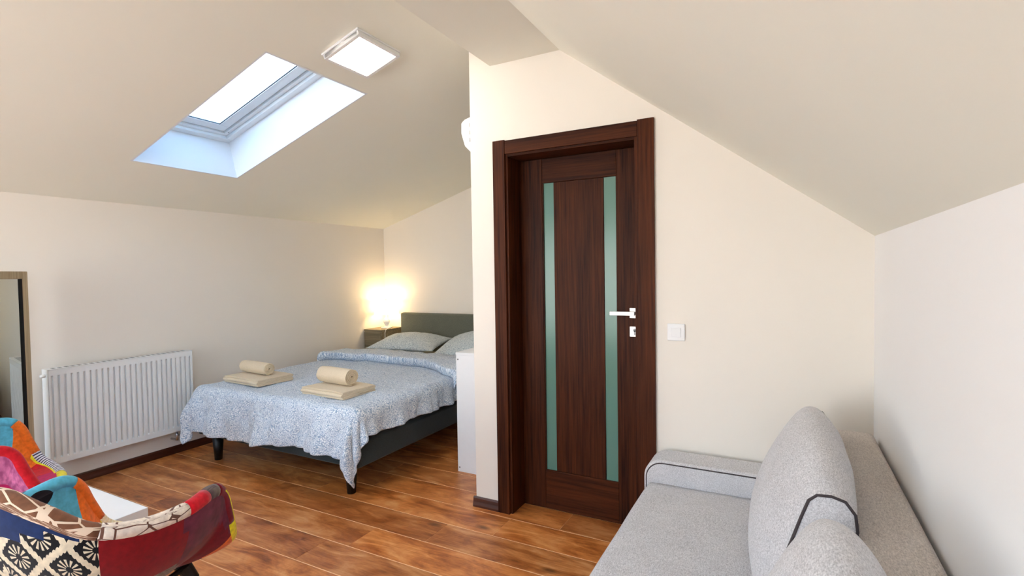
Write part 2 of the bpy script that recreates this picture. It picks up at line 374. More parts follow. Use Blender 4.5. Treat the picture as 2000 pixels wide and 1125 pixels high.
# baseboards
def base_prof(): return [(0, 0), (.016, 0), (.016, .012), (.012, .03), (.010, .05), (.006, .058), (0, .058)]
struct('baseboard_left', MB().prism([(xL+a, b) for a, b in base_prof()], yF, yB), 'skirting', 'dark wooden skirting along the radiator wall', 'baseboard')
struct('baseboard_back', MB().prism([(yB-a, b) for a, b in base_prof()], xL+.016, xC, 'x'), 'skirting_x', 'dark wooden skirting behind the bed', 'baseboard')
struct('baseboard_door', MB().prism([(yD-a, b) for a, b in base_prof()], xC-.016, -1.431, 'x'), 'skirting_x', 'short dark skirting piece beside the door casing', 'baseboard')
struct('baseboard_corner', MB().prism([(xC-a, b) for a, b in base_prof()], yD, 2.885), 'skirting', 'dark skirting round the corner beside the white cabinet', 'baseboard')
struct('baseboard_right', MB().prism([(yD-a, b) for a, b in base_prof()], -.547, xR, 'x'), 'skirting_x', 'dark skirting behind the sofa arm', 'baseboard')

# ------------------------------------------------------------------ door
dr = thing('door_1', 'dark wenge door with two narrow frosted glass strips', 'door', ((dx0+dx1)/2, yD, 0), kind='structure')
ox = -(dx0+dx1)/2; oy = -yD
def dbox(nm, x0, x1, y0, y1, z0, z1, mat, par, bev=.0015):
    return MB().box(x0+ox, x1+ox, y0+oy, y1+oy, z0, z1).build(nm, mat, par, bevel=bev)
dbox('casing_board', -1.4302, -1.357, yD-.016, yD, 0, 2.08, 'wenge', dr)
dbox('casing_board', -.628, -.5484, yD-.016, yD, 0, 2.08, 'wenge', dr)
dbox('casing_head', -1.3555, -.6295, yD-.013, yD, 2.003, 2.076, 'wenge_x', dr)
dbox('jamb', -1.362, -1.344, yD, yD+.19, 0, 2.008, 'wenge', dr)
dbox('jamb', -.646, -.628, yD, yD+.19, 0, 2.008, 'wenge', dr)
dbox('jamb_head', -1.344, -.646, yD, yD+.19, 1.99, 2.008, 'wenge_x', dr)
lf = dbox('door_leaf', -1.342, -.648, 2.676, 2.690, .004, 1.988, 'wenge', dr)
ly0, ly1 = 2.653, 2.676
dbox('stile', -1.342, -1.205, ly0, ly1, .004, 1.988, 'wenge', lf, .0025); dbox('stile', -.778, -.648, ly0, ly1, .004, 1.988, 'wenge', lf, .0025)
dbox('rail', -1.2045, -.7785, ly0, ly1, 1.852, 1.988, 'wenge_x', lf, .0025); dbox('rail', -1.2045, -.7785, ly0, ly1, .004, .226, 'wenge_x', lf, .0025)
dbox('glass_strip', -1.2045, -1.137, ly0+.013, ly1, .226, 1.852, 'satin_glass', lf, 0); dbox('glass_strip', -.850, -.7785, ly0+.013, ly1, .226, 1.852, 'satin_glass', lf, 0)
dbox('centre_panel', -1.138, -.851, ly0+.007, ly1, .2265, 1.8515, 'wenge', lf, .0015)
for a, b in ((-1.2045, -1.2005), (-.7825, -.7785)): dbox('glazing_bead', a, b, ly0+.004, ly0+.013, .227, 1.851, 'wenge', lf, 0)
ha = dbox('handle_rosette', -.711, -.659, ly0-.009, ly0, 1.108, 1.160, 'satin_metal', lf, .0012)
dbox('lock_rosette', -.711, -.659, ly0-.009, ly0, 1.011, 1.064, 'satin_metal', lf, .0012)
dbox('door_lever', -.694, -.676, ly0-.05, ly0-.009, 1.125, 1.143, 'satin_metal', lf, .001)
dbox('door_lever', -.803, -.674, ly0-.058, ly0-.048, 1.124, 1.144, 'satin_metal', lf, .0015)
k = MB().prism([(-.685+.0085*math.cos(a)+ox, 1.045+.0085*math.sin(a)) for a in [2*math.pi*i/16 for i in range(16)]], ly0-.0105+oy, ly0-.008+oy).build('keyhole', 'screw', lf)
MB().box(-.6885+ox, -.6815+ox, ly0-.0105+oy, ly0-.008+oy, 1.02, 1.045).build('keyhole', 'screw', lf)

# light switch
sw = thing('light_switch', 'white square rocker light switch beside the door', 'switch', (-.452, yD, 1.06))
MB().box(-.0405, .0405, -.009, 0, -.0405, .0405).build('switch_plate', 'white_plastic', sw, bevel=.005, seg=3)
MB().prism([(-.014, .022), (-.009, .022), (-.009, -.022), (-.011, -.022)], -.022, .022, 'x').build('switch_rocker', 'white_plastic', sw, bevel=.002)

# ------------------------------------------------------------------ ceiling lights
def ceiling_light(label, y):
    a = Vector((-2.135, y, 0)); a.z = zl(a.x)
    e = thing('ceiling_light', label, 'ceiling light', group='ceiling light panels'); e.matrix_world = slope_matrix(a)
    L, W, h = .268, .325, .030
    MB().box(0, L, 0, W, -.010, 0).build('back_plate', 'white_plastic', e, bevel=.002)
    hb = MB()
    hb.box(.006, .022, .006, W-.006, -h-.004, -.010).box(L-.022, L-.006, .006, W-.006, -h-.004, -.010).box(.022, L-.022, .006, .026, -h-.004, -.010).box(.022, L-.022, W-.026, W-.006, -h-.004, -.010)
    hb.build('housing', 'white_plastic', e, bevel=.002)
    MB().box(.022, L-.022, .026, W-.026, -h, -.012).build('diffuser', 'diffuser', e)
ceiling_light('lit square ceiling panel beside the roof window', 1.945)
ceiling_light('lit square ceiling panel added over the near end as fill light', -.9)  # unseen second panel, added to fill the near half with light

# ------------------------------------------------------------------ radiator
rd = thing('radiator', 'white panel radiator with vertical flutes on the knee wall', 'radiator', (xL, 1.463, 0))
rx = xL+.110-xL; RL = .877; z0, z1 = .192, .787
NF = 26; pitch_f = RL/NF
def fluted(xf, sgn):
    m = MB(); ysec = []
    for i in range(NF):
        c = (i+.5)*pitch_f
        ysec += [(c-pitch_f*.5, 0), (c-pitch_f*.20, 0), (c-pitch_f*.13, 1), (c+pitch_f*.13, 1), (c+pitch_f*.20, 0)]
    ysec.append((RL, 0))
    zs = [(z0, 0), (z0+.035, 0), (z0+.045, 1), (z1-.045, 1), (z1-.035, 0), (z1, 0)]
    n = len(ysec); v = []
    for z, q in zs: v += [(xf-sgn*.014*h*q, y, z) for y, h in ysec]
    m.add(v, [(j*n+i, j*n+i+1, (j+1)*n+i+1, (j+1)*n+i) for j in range(len(zs)-1) for i in range(n-1)])
    return m
fp = fluted(rx, 1).build('front_panel', 'white_metal', rd); mo = fp.modifiers.new('solid', 'SOLIDIFY'); mo.thickness = .004; mo.offset = -1
fluted(rx-.07, -1).build('rear_panel', 'white_metal', rd)
tg = MB().box(.034, rx-.002, .002, RL-.002, z1+.001, z1+.004)
tgo = tg.build('top_grille', 'white_metal', rd, bevel=.001)
for i in range(24): MB().box(.05, rx-.02, .03+i*.0345, .045+i*.0345, z1+.0035, z1+.0046).build('grille_slot', 'screw', tgo)
for yy in (-.004, RL+.001): MB().box(.030, rx, yy, yy+.003, z0+.004, z1+.004).build('side_cover', 'white_metal', rd, bevel=.001)
MB().tube([(.075, -.004, .752), (.075, -.018, .752), (.075, -.030, .752)], [.011, .011, .008], 14).build('vent_plug', 'white_plastic', rd, smooth=True)
vv = MB().tube([(.075, RL-.06, z0), (.075, RL-.06, .12)], .010, 12).build('valve', 'chrome', rd, smooth=True)
MB().tube([(.075, RL-.06, .135), (.03, RL-.06, .135), (0.0, RL-.06, .135)], .008, 10).build('pipe', 'chrome', vv, smooth=True)
MB().tube([(.075, RL-.11, z0), (.075, RL-.11, .12), (.04, RL-.11, .12), (0, RL-.11, .12)], .008, 10).build('pipe', 'chrome', vv, smooth=True)
MB().box(0, .034, .12, .15, .25, .72).build('wall_bracket', 'white_metal', rd); MB().box(0, .034, RL-.15, RL-.12, .25, .72).build('wall_bracket', 'white_metal', rd)

# ------------------------------------------------------------------ floor mirror, turned towards the radiator
na = math.atan2(.633, .774)
mi = thing('floor_mirror', 'tall floor mirror in a champagne frame beside the radiator', 'mirror', (-4.02, 1.375, 0), na+math.pi/2)
MW, MH = .46, 1.405       # local +x runs from the left end to the right end of the mirror seen from the back; y is towards the back
fwid = .045
def mbox(nm, x0, x1, y0, y1, z0, z1, mat, par=mi, bev=.004): return MB().box(x0, x1, y0, y1, z0, z1).build(nm, mat, par, bevel=bev)
X0, X1 = -MW, 0
mbox('frame_stile', X1-fwid, X1, 0, .03, .0, MH, 'champagne_frame'); mbox('frame_stile', X0, X0+fwid, 0, .03, .0, MH, 'champagne_frame')
mbox('frame_rail', X0+fwid, X1-fwid, 0, .03, MH-fwid, MH, 'champagne_frame'); mbox('frame_rail', X0+fwid, X1-fwid, 0, .03, .0, fwid, 'champagne_frame')
mbox('mirror_glass', X0+fwid, X1-fwid, .012, .016, fwid, MH-fwid, 'mirror_glass', bev=0)
mbox('back_board', X0+.02, X1-.02, .0165, .026, .02, MH-.02, 'dark_gap', bev=0)
for a, b in ((X0+fwid, X0+fwid+.004), (X1-fwid-.004, X1-fwid)): mbox('frame_lip', a, b, .002, .012, fwid, MH-fwid, 'dark_gap', bev=0)
MB().tube([(-MW/2, .03, 1.0), (-MW/2, .16, 0.0)], .010, 10).build('stand_leg', 'black_metal', mi)

# ------------------------------------------------------------------ nightstand and lamp
ns = thing('nightstand', 'narrow grey-brown wooden bedside cabinet in the corner', 'nightstand', (-4.03, 4.47, 0))
MB().box(-.122, .125, -.168, .175, .06, .727).build('cabinet_body', 'oak_grey', ns, bevel=.002)
MB().box(-.126, .130, -.176, .180, .727, .745).build('cabinet_top', 'oak_grey', ns, bevel=.002)
for a, b in ((.50, .715), (.29, .49), (.08, .28)):
    q = MB().box(-.116, .119, -.182, -.169, a, b).build('drawer', 'oak_grey', ns, bevel=.002)
MB().box(-.11, .11, -.15, .16, 0, .06).build('plinth', 'black_metal', ns)
lp = thing('table_lamp', 'lit white table lamp on the bedside cabinet', 'lamp', (-4.005, 4.50, .745))
MB().lathe([(.062, 0), (.062, .010), (.03, .016), (.016, .028), (.030, .05), (.040, .075), (.030, .10), (.013, .122), (.010, .135), (.010, .18)], 28).build('lamp_base', 'white_plastic', lp, smooth=True)
MB().lathe([(.138, .158), (.110, .310)], 40, cap=False).build('lamp_shade', 'lamp_shade', lp, smooth=True, fix=False)
MB().lathe([(.012, .18), (.026, .21), (.030, .235), (.02, .26), (.004, .268)], 20).build('bulb', 'bulb', lp, smooth=True)
MB().tube([(.062, -.02, .006), (.10, -.10, .006), (.135, -.165, .004), (.141, -.19, -.03), (.142, -.19, -.16)], .003, 8).build('power_cord', 'white_plastic', lp, smooth=True)
li = bpy.data.lights.new('bulb_light', 'POINT'); li.energy = BULB_W; li.color = (1, .72, .38); li.shadow_soft_size = .03
lo = bpy.data.objects.new('bulb_light', li); C.objects.link(lo); lo.parent = lp; lo.location = (0, 0, .29)

# ------------------------------------------------------------------ bed
bx0, bx1, by0, by1 = -3.85, -2.25, 2.25, 4.56
bd = thing('bed', 'double bed with dark upholstered frame and headboard', 'bed', ((bx0+bx1)/2, (by0+by1)/2, 0))
bo = Vector(((bx0+bx1)/2, (by0+by1)/2, 0))
def bb(nm, x0, x1, y0, y1, z0, z1, mat, bev=.015, seg=3): return MB().box(x0-bo.x, x1-bo.x, y0-bo.y, y1-bo.y, z0, z1).build(nm, mat, bd, bevel=bev, seg=seg)
bb('bed_frame', bx0, bx1, by0, by1, .19, .345, 'bed_fabric')
bb('mattress', bx0+.01, bx1-.01, by0+.01, by1-.01, .345, .512, 'sheet', .05, 4)
bb('headboard', bx0-.01, bx1+.01, by1+.002, by1+.085, .19, .918, 'headboard_fabric', .02)
for x in (bx0+.13, bx1-.13):
    for y in (by0+.07, by1-.12):
        MB().lathe([(.026, 0), (.040, .19)], 20, (x-bo.x, y-bo.y, 0)).build('leg', 'black_metal', bd, smooth=True)

# duvet: flat on the mattress, rounded over the edges, hanging in folds, dropping to points at the corners
ZT = .545
def drape(x, y, lift=0.0, amp=1.0):
    """cloth point (x, y) in flat layout -> draped position"""
    ex0, ex1, ey0 = bx0+.035, bx1-.035, by0+.035; RR = .05
    a = (x-ex1) if x > ex1 else (x-ex0 if x < ex0 else 0.0); b = (ey0-y) if y < ey0 else 0.0
    cx = min(max(x, ex0), ex1); cy = max(y, ey0)
    r = math.hypot(a, b)
    z = ZT+lift+.010*hn(x*4, y*4, 1)+.006*hn(x*11, y*9, 4)-.004*abs(hn(x*6+y*3, y*7, 8))
    if r < 1e-6: return (cx, cy, z)
    ux, uy = a/r, -b/r
    if abs(a) > 0 and b > 0: r *= 1+.20*min(1, 2*min(abs(a), b)/r) if a > 0 else 1
    if r < RR*math.pi/2: o = RR*math.sin(r/RR); dn = RR*(1-math.cos(r/RR))
    else: o = RR+.10*(r-RR*math.pi/2); dn = RR+.99*(r-RR*math.pi/2)
    h = sm(.03, .28, r)
    ang = math.atan2(b, abs(a))
    corner = math.sin(2*ang) if (abs(a) > 0 and b > 0) else 0
    e = cx*1.0+cy*1.7+(ang*.35 if a else 0)
    wave = (.028*math.sin(e*15+1.6*math.sin(e*4)+r*3)+.038*hn(e*8, r*4, 2)+.030*hn(e*17+r*6, r*5, 6))*h*amp
    if corner: wave += .022*math.sin(ang*9+.7)*corner*h
    o += lift*.5+max(-.03, wave)+.03*h
    return (cx+ux*o, cy+uy*o, z-dn)
UL, UR, VF, VH = .28, .190, .345, 3.99
def duvet_pt(u, v):
    x = (bx0+.035-UL)+u*((bx1-.035+UR)-(bx0+.035-UL)); y = (by0+.035-VF)+v*(VH-(by0+.035-VF))
    if y < by0 and x > bx0+.1: y += .045*max(0, math.sin((x+3.2)*3.0))*sm(by0, by0-.25, y)
    return x, y
def cloth(nm, fn, nu, nv, mat, parent, solid, sub=1):
    m = MB(); uvs = []
    for j in range(nv):
        for i in range(nu):
            p, q = fn(i/(nu-1), j/(nv-1)); m.v.append(p); uvs.append(q)
    m.f = [(j*nu+i, j*nu+i+1, (j+1)*nu+i+1, (j+1)*nu+i) for j in range(nv-1) for i in range(nu-1)]
    o = m.build(nm, mat, parent, smooth=True, fix=False); me = o.data; l = me.uv_layers.new(name='UVMap')
    for lp_ in me.loops: l.data[lp_.index].uv = uvs[lp_.vertex_index]
    if solid: mo = o.modifiers.new('solid', 'SOLIDIFY'); mo.thickness = solid; mo.offset = 1
    if sub: mo = o.modifiers.new('sub', 'SUBSURF'); mo.levels = sub; mo.render_levels = sub
    return o
dv = thing('duvet', 'pale blue patterned duvet draped over the bed', 'duvet', (0, 0, 0))
def fn1(u, v):
    x, y = duvet_pt(u, v); return drape(x, y), (x, y)
cloth('duvet_cover', fn1, 130, 120, 'duvet_cotton', dv, .014)
def fn2(u, v):
    x = (bx0+.035-.10)+u*((bx1-.035+.13)-(bx0+.035-.10))
    yf = 3.40+.10*math.sin((x+4.0)*1.9)-.16*sm(-2.7, -2.2, x)+.012*hn(x*7, 3); yb = 4.02+.03*hn(x*3, 9)
    # closed roll: front edge bulges over, back edge settles down
    s = v
    if s < .22: t_ = s/.22; y = yf+.055*(1-math.sin(t_*math.pi/2))*1.0-.0; y = yf+.05-.05*math.sin(t_*math.pi*.5+0)*1.0; lf_ = .018+.062*(1-math.cos(t_*math.pi*.5))
    else:
        t_ = (s-.22)/.78; y = yf+t_*(yb-yf); lf_ = .080-.045*sm(.2, 1, t_)+.010*hn(x*8, y*8, 3)+.006*hn(x*19, y*16, 5)
    return drape(x, y, lf_, .3), (x+.37, y+1.1)
cloth('folded_edge', fn2, 110, 40, 'duvet_cotton', dv, .010)

# pillows
def pillow(label, loc, rz, tilt, W, Dp, H, seed, group=None):
    e = thing('pillow', label, 'pillow', loc, rz)
    m = MB(); n = 40; uvs = []
    for side in (1, -1):
        for j in range(n):
            for i in range(n):
                u, v = i/(n-1)*2-1, j/(n-1)*2-1
                h = ((1-abs(u)**1.9)*(1-abs(v)**2.0))**.70 if abs(u) < 1 and abs(v) < 1 else 0
                x = W/2*u*(1-.10*(1-v*v)*abs(u)); y = Dp/2*v*(1-.10*(1-u*u)*abs(v))
                wr = .010*hn(x*9, y*9, seed)+.006*hn(x*25, y*8, seed+3)
                z = side*H/2*h*(1.0 if side > 0 else .75)+wr*h
                m.v.append((x, y, z)); uvs.append((x+seed, y+side))
    for sd in (0, 1):
        o_ = sd*n*n
        m.f += [((o_+j*n+i, o_+j*n+i+1, o_+(j+1)*n+i+1, o_+(j+1)*n+i) if sd == 0 else (o_+j*n+i, o_+(j+1)*n+i, o_+(j+1)*n+i+1, o_+j*n+i+1)) for j in range(n-1) for i in range(n-1)]
    ob = m.build('pillow_case', 'pillow_cotton', e, smooth=True, fix=False); l = ob.data.uv_layers.new(name='UVMap')
    for lp_ in ob.data.loops: l.data[lp_.index].uv = uvs[lp_.vertex_index]
    bm = bmesh.new(); bm.from_mesh(ob.data); bmesh.ops.remove_doubles(bm, verts=bm.verts, dist=1e-5); bm.to_mesh(ob.data); bm.free()
    ob.rotation_euler = tilt
    return e
pillow('patterned pillow lying beneath the bedside lamp', (-3.47, 4.26, .630), R(7), (R(8), 0, 0), .80, .50, .215, 1)
pillow('patterned pillow propped between headboard and white cabinet', (-2.66, 4.24, .655), R(-2), (R(18), R(-6), 0), .84, .52, .24, 8)

# towels
def spiral_roll(name, label, loc, rz, length, rad, seed):
    turns = 4.2; th = rad/(turns+.6); n = 150; pts = []
    for i in range(n+1):
        a = i/n*turns*2*math.pi; r = th*.5+th*a/(2*math.pi)
        r *= 1+.05*hn(math.cos(a)*1.5+seed, math.sin(a)*1.5, i*.01); pts.append((r*math.cos(a+3.4), r*math.sin(a+3.4)*.92))
    half = th*.37
    outer = []; inner = []
    for i, (y, z) in enumerate(pts):
        a = Vector(pts[max(i-1, 0)]); b = Vector(pts[min(i+1, n)]); d = (b-a).normalized(); nn = Vector((d.y, -d.x))
        outer.append(Vector((y, z))+nn*half); inner.append(Vector((y, z))-nn*half)
    m = MB(); nx = 8; k = n+1
    def X(j): return -length/2+length*j/(nx-1)
    ring = outer+inner[::-1]; K = len(ring)
    for j in range(nx):
        tt = abs(2*j/(nx-1)-1); s_ = 1-.05*tt**6
        for i, q in enumerate(ring):
            m.v.append((X(j)+.004*hn(i*.11, seed)*(1 if j in (0, nx-1) else 0), q.x*s_, q.y*s_))
    for j in range(nx-1):
        for i in range(K): m.f.append((j*K+i, j*K+(i+1) % K, (j+1)*K+(i+1) % K, (j+1)*K+i))
    for j in (0, nx-1):
        for i in range(k-1):
            q = (j*K+i, j*K+i+1, j*K+K-2-i, j*K+K-1-i); m.f.append(q)
    o = m.build(name, 'towel', None, bevel=.0022, seg=2); o.location = loc; o.rotation_euler = (0, 0, rz)
    return tag(o, label, 'towel', None)
def folded(name, label, loc, rz, W, Dp, H, seed):
    """serpentine strip: folds at the front and back, layer edges open to the side"""
    layers = 4; th = H/layers; path = []; nseg = 12
    for k_ in range(layers):
        z = th*(k_+.5); ya, yb_ = (-Dp/2+th*.5, Dp/2-th*.5-.012*(k_ % 2))
        L_ = [(ya+(yb_-ya)*i/nseg, z+.002*hn(i*.8, k_+seed)) for i in range(nseg+1)]
        if k_ % 2: L_ = L_[::-1]
        path += L_
        if k_ < layers-1:
            e = L_[-1][0]; sg = 1 if k_ % 2 == 0 else -1
            path += [(e+sg*th*.5*math.sin(t_), th*(k_+1)-th*.5*math.cos(t_)) for t_ in (.6, 1.2, 1.8, 2.5)]
    half = th*.44; A = []; B = []
    for i, p in enumerate(path):
        a = Vector(path[max(i-1, 0)]); b = Vector(path[min(i+1, len(path)-1)]); d = (b-a).normalized(); nn = Vector((-d.y, d.x))
        A.append(Vector(p)+nn*half); B.append(Vector(p)-nn*half)
    ring = A+B[::-1]; K = len(ring); k = len(A); m = MB(); nx = 10
    for j in range(nx):
        x = -W/2+W*j/(nx-1); tt = abs(2*j/(nx-1)-1)
        for i, q in enumerate(ring):
            m.v.append((x+(.006*hn(i*.13, seed+j) if j in (0, nx-1) else 0), q.x, q.y*(1-.10*tt**4)+.003*hn(x*8, q.x*8, seed)*q.y/H))
    for j in range(nx-1):
        for i in range(K): m.f.append((j*K+i, j*K+(i+1) % K, (j+1)*K+(i+1) % K, (j+1)*K+i))
    for j in (0, nx-1):
        for i in range(k-1): m.f.append((j*K+i, j*K+i+1, j*K+K-2-i, j*K+K-1-i))
    o = m.build(name, 'towel', None, bevel=.002, seg=2); o.location = loc; o.rotation_euler = (0, 0, rz)
    return tag(o, label, 'towel')
ZD = ZT+.016
folded('folded_towel', 'folded beige towel nearer the radiator on the bed', (-3.53, 2.53, ZD), R(-3), .42, .29, .052, 1)
spiral_roll('rolled_towel', 'rolled beige towel on the folded towel nearer the radiator', (-3.57, 2.55, ZD+.052+.0465), R(-5), .33, .048, 2)
folded('folded_towel', 'folded beige towel nearer the white cabinet on the bed', (-2.665, 2.50, ZD), R(-3), .40, .28, .052, 5)
spiral_roll('rolled_towel', 'rolled beige towel on the folded towel nearer the white cabinet', (-2.70, 2.53, ZD+.052+.059), R(-5), .30, .060, 6)

# ------------------------------------------------------------------ white cabinet by the bed
wc = thing('white_cabinet', 'low white cabinet standing against the partition corner', 'cabinet', (-1.78, 3.20, 0))
def wb(nm, *a, par=wc, mat='white_lacquer', bev=.0015): return MB().box(*a).build(nm, mat, par, bevel=bev)
wb('side_panel', -.195, .195, -.30, -.282, 0, .80); wb('side_panel', -.195, .195, .282, .30, 0, .80)
wb('top_panel', -.197, .195, -.302, .302, .80, .818); wb('bottom_panel', -.195, .195, -.282, .282, .04, .058); wb('back_panel', .185, .195, -.282, .282, .058, .80)
for a, b in ((-.281, -.002), (.002, .281)):
    q = wb('cabinet_door', -.197, -.180, a, b, .062, .796); wb('knob', -.212, -.197, (a+b)/2-.008, (a+b)/2+.008, .60, .616, par=q)
for z in (.77, .03):
    MB().tube([(-.18, -.3015, z), (-.18, -.299, z)], .005, 12).build('screw_cap', 'screw', wc)

# ------------------------------------------------------------------ air conditioner on the partition side wall
ac = thing('air_conditioner', 'white wall air conditioner beyond the door wall corner', 'air conditioner', (xC, 2.74, 2.08))
prof = [(0, .01), (-.05, .0), (-.14, .02), (-.19, .07), (-.215, .15), (-.215, .215), (-.19, .235), (-.09, .262), (0, .265)]
MB().prism([(a, b) for a, b in prof], 0, .78).build('ac_body', 'white_plastic', ac, bevel=.008, seg=3, angle=50)
MB().prism([(-.105, .012), (-.145, .024), (-.148, .030), (-.107, .018)], .06, .72).build('air_flap', 'white_plastic', ac)
MB().prism([(-.02, .03), (-.13, .045), (-.17, .085), (-.19, .15), (-.19, .205), (-.08, .24), (-.02, .245)], -.004, .0).build('end_cap', 'white_plastic', ac)
for i in range(3): MB().box(-.150, -.142, -.0055, -.003, .09+i*.045, .115+i*.045).build('cap_slot', 'screw', ac)

# ------------------------------------------------------------------ sofa
SY0, SY1 = .28, 2.487
sf = thing('sofa', 'grey fabric sofa bed against the white knee wall', 'sofa', (-.12, 1.4, 0)); so = Vector((-.12, 1.4, 0))
def smesh(mb): mb.v = [(a-so.x, b-so.y, c) for a, b, c in mb.v]; return mb
def sbox(nm, x0, x1, y0, y1, z0, z1, mat='sofa_grey', bev=.03, seg=4, par=sf): return smesh(MB().box(x0, x1, y0, y1, z0, z1)).build(nm, mat, par, bevel=bev, seg=seg)
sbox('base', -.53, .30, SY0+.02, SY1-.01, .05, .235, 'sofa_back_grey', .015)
def seat_pt(u, v):
    return None
m = MB(); nu, nv_ = 24, 48
sx0, sx1, sy0, sy1 = -.565, .16, SY0+.17, 2.312
for j in range(nv_):
    for i in range(nu):
        u, v = i/(nu-1), j/(nv_-1); x = sx0+u*(sx1-sx0); y = sy0+v*(sy1-sy0)
        edge = min(u*(sx1-sx0), 1); r_ = .045
        z = .402+.010*(4*u*(1-u))*(4*v*(1-v))**.3+.003*hn(x*5, y*5, 2)
        if edge < r_: z -= r_-math.sqrt(max(0, r_*r_-(r_-edge)**2))
        m.v.append((x, y, z))
m.f = [(j*nu+i, j*nu+i+1, (j+1)*nu+i+1, (j+1)*nu+i) for j in range(nv_-1) for i in range(nu-1)]
# skirt down to the base
def ringv(): return [i for i in range(nu)]+[j*nu+nu-1 for j in range(1, nv_)]+[(nv_-1)*nu+i for i in range(nu-2, -1, -1)]+[j*nu for j in range(nv_-2, 0, -1)]
rg = ringv(); o0 = len(m.v); m.v += [(m.v[i][0], m.v[i][1], .24) for i in rg]; K = len(rg)
m.f += [(rg[i], rg[(i+1) % K], o0+(i+1) % K, o0+i) for i in range(K)]; m.f.append(tuple(o0+i for i in range(K)))
st = smesh(m).build('seat', 'sofa_grey', sf, smooth=True)
smesh(m2 := MB().tube([(sx0-.002, sy0, .33), (sx0-.002, sy1, .33)], .004, 8)).build('seat_piping', 'piping', st, smooth=True)
# backrest slab: flat top, front face leaning
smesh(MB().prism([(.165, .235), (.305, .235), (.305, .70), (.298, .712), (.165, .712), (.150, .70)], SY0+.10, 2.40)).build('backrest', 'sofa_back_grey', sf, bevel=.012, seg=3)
def arm(ya, yb_):
    pts = [(-.565, .10)]
    rr_ = .085
    pts += [(-.565+rr_-rr_*math.cos(t_), .505-rr_+rr_*math.sin(t_)) for t_ in [math.pi/2*i/10 for i in range(11)]]
    pts += [(.158, .505), (.158, .10)]
    a = smesh(MB().prism(pts, ya, yb_)).build('armrest', 'sofa_grey', sf, bevel=.020, seg=4, angle=60)
    for yy in (ya+.003, yb_-.003):
        ins = [(-.552, .24)]+[(-.565+.013+(rr_-.013)*(1-math.cos(t_)), .505-.013-(rr_-.013)*(1-math.sin(t_))) for t_ in [math.pi/2*i/10 for i in range(11)]]+[(.15, .492)]
        smesh(MB().tube([(x, yy, z) for x, z in ins], .003, 8)).build('arm_piping', 'piping', a, smooth=True)
arm(2.313, SY1); arm(SY0, SY0+.17)
for x in (-.47, .24):
    for y in (SY0+.10, SY1-.10): smesh(MB().lathe([(.018, 0), (.026, .05)], 16, (x, y, 0))).build('leg', 'black_metal', sf)

MIDP = [(-.045, .412), (-.095, .46), (-.108, .54), (-.088, .64), (-.045, .74), (.005, .82), (.048, .868), (.085, .882), (.120, .868), (.155, .82), (.176, .775), (.172, .735), (.150, .716), (.146, .60), (.145, .50), (.140, .412)]
ENDP = [(-.050, .412), (-.048, .45), (-.032, .52), (-.012, .60), (.015, .68), (.036, .745), (.052, .79), (.070, .806), (.100, .808), (.128, .800), (.148, .772), (.152, .735), (.149, .716), (.146, .60), (.145, .50), (.140, .412)]
def back_cushion(label, y0, y1, seed, drop=0.0):
    e = thing('back_cushion', label, 'cushion', (.05, (y0+y1)/2, .412), group=None)
    n = 34; k = len(MIDP); m = MB(); yc = (y0+y1)/2
    # refine the closed section
    def section(t_):
        wgt = (1-abs(t_)**2.6); dz_ = drop*abs(t_)**5
        return [(a[0]*wgt+b[0]*(1-wgt)+(.3*dz_ if i < 7 else 0), .412+(a[1]*wgt+b[1]*(1-wgt)-.412)*(1-dz_*2.2)) for i, (a, b) in enumerate(zip(MIDP, ENDP))]
    for j in range(n):
        s_ = j/(n-1)*2-1; t_ = math.copysign(abs(s_)**.8, s_)
        for i, (x, z) in enumerate(section(t_)):
            lump = .007*hn(x*9, (yc+t_)*4, seed+z*6)*(1-abs(t_)**6) if 2 < i < 11 else 0
            bulge = 0.015*math.copysign(1, t_)*(1-((z-.6)/.25)**2 if abs(z-.6) < .25 else 0)*abs(t_)**8
            m.v.append((x-.05+lump, t_*(y1-y0)/2, z-.412+lump*.5))
    m.f = [(j*k+i, j*k+(i+1) % k, (j+1)*k+(i+1) % k, (j+1)*k+i) for j in range(n-1) for i in range(k)]
    b = m.build('cushion_cover', 'sofa_grey', e, smooth=True, sub=2)
    for sg in (-1, 1):
        q = MB(); sec = [(x-.05, z-.412) for x, z in section(1.0)]; c0 = (.035, .17)
        v = [(c0[0], sg*((y1-y0)/2+.012), c0[1])]+[(c0[0]+(x-c0[0])*.6, sg*((y1-y0)/2+.010), c0[1]+(z-c0[1])*.6) for x, z in sec]+[(x, sg*(y1-y0)/2, z) for x, z in sec]
        q.add(v, [(0, 1+i, 1+(i+1) % k) for i in range(k)]+[(1+i, 1+k+i, 1+k+(i+1) % k, 1+(i+1) % k) for i in range(k)])
        pn = q.build('end_panel', 'sofa_grey', e, smooth=True)
        MB().tube([(x, sg*((y1-y0)/2+.001), z) for x, z in sec], .0036, 8, closed=True).build('piping', 'piping', pn, smooth=True)
back_cushion('plump grey back cushion next to the sofa arm by the door wall', 1.425, 2.285, 3)
back_cushion('grey back cushion farther from the door wall on the sofa', .50, 1.350, 12, .055)

# ------------------------------------------------------------------ white side table
tb = thing('side_table', 'small square white side table between the patchwork armchairs', 'table', (-2.4925, .818, 0))
MB().box(-.275, .275, -.275, .275, .40, .45).build('table_top', 'white_lacquer', tb, bevel=.0015)
for a in (-1, 1):
    for b in (-1, 1): MB().box(a*.25-.025, a*.25+.025, b*.25-.025, b*.25+.025, 0, .40).build('leg', 'white_lacquer', tb, bevel=.001)

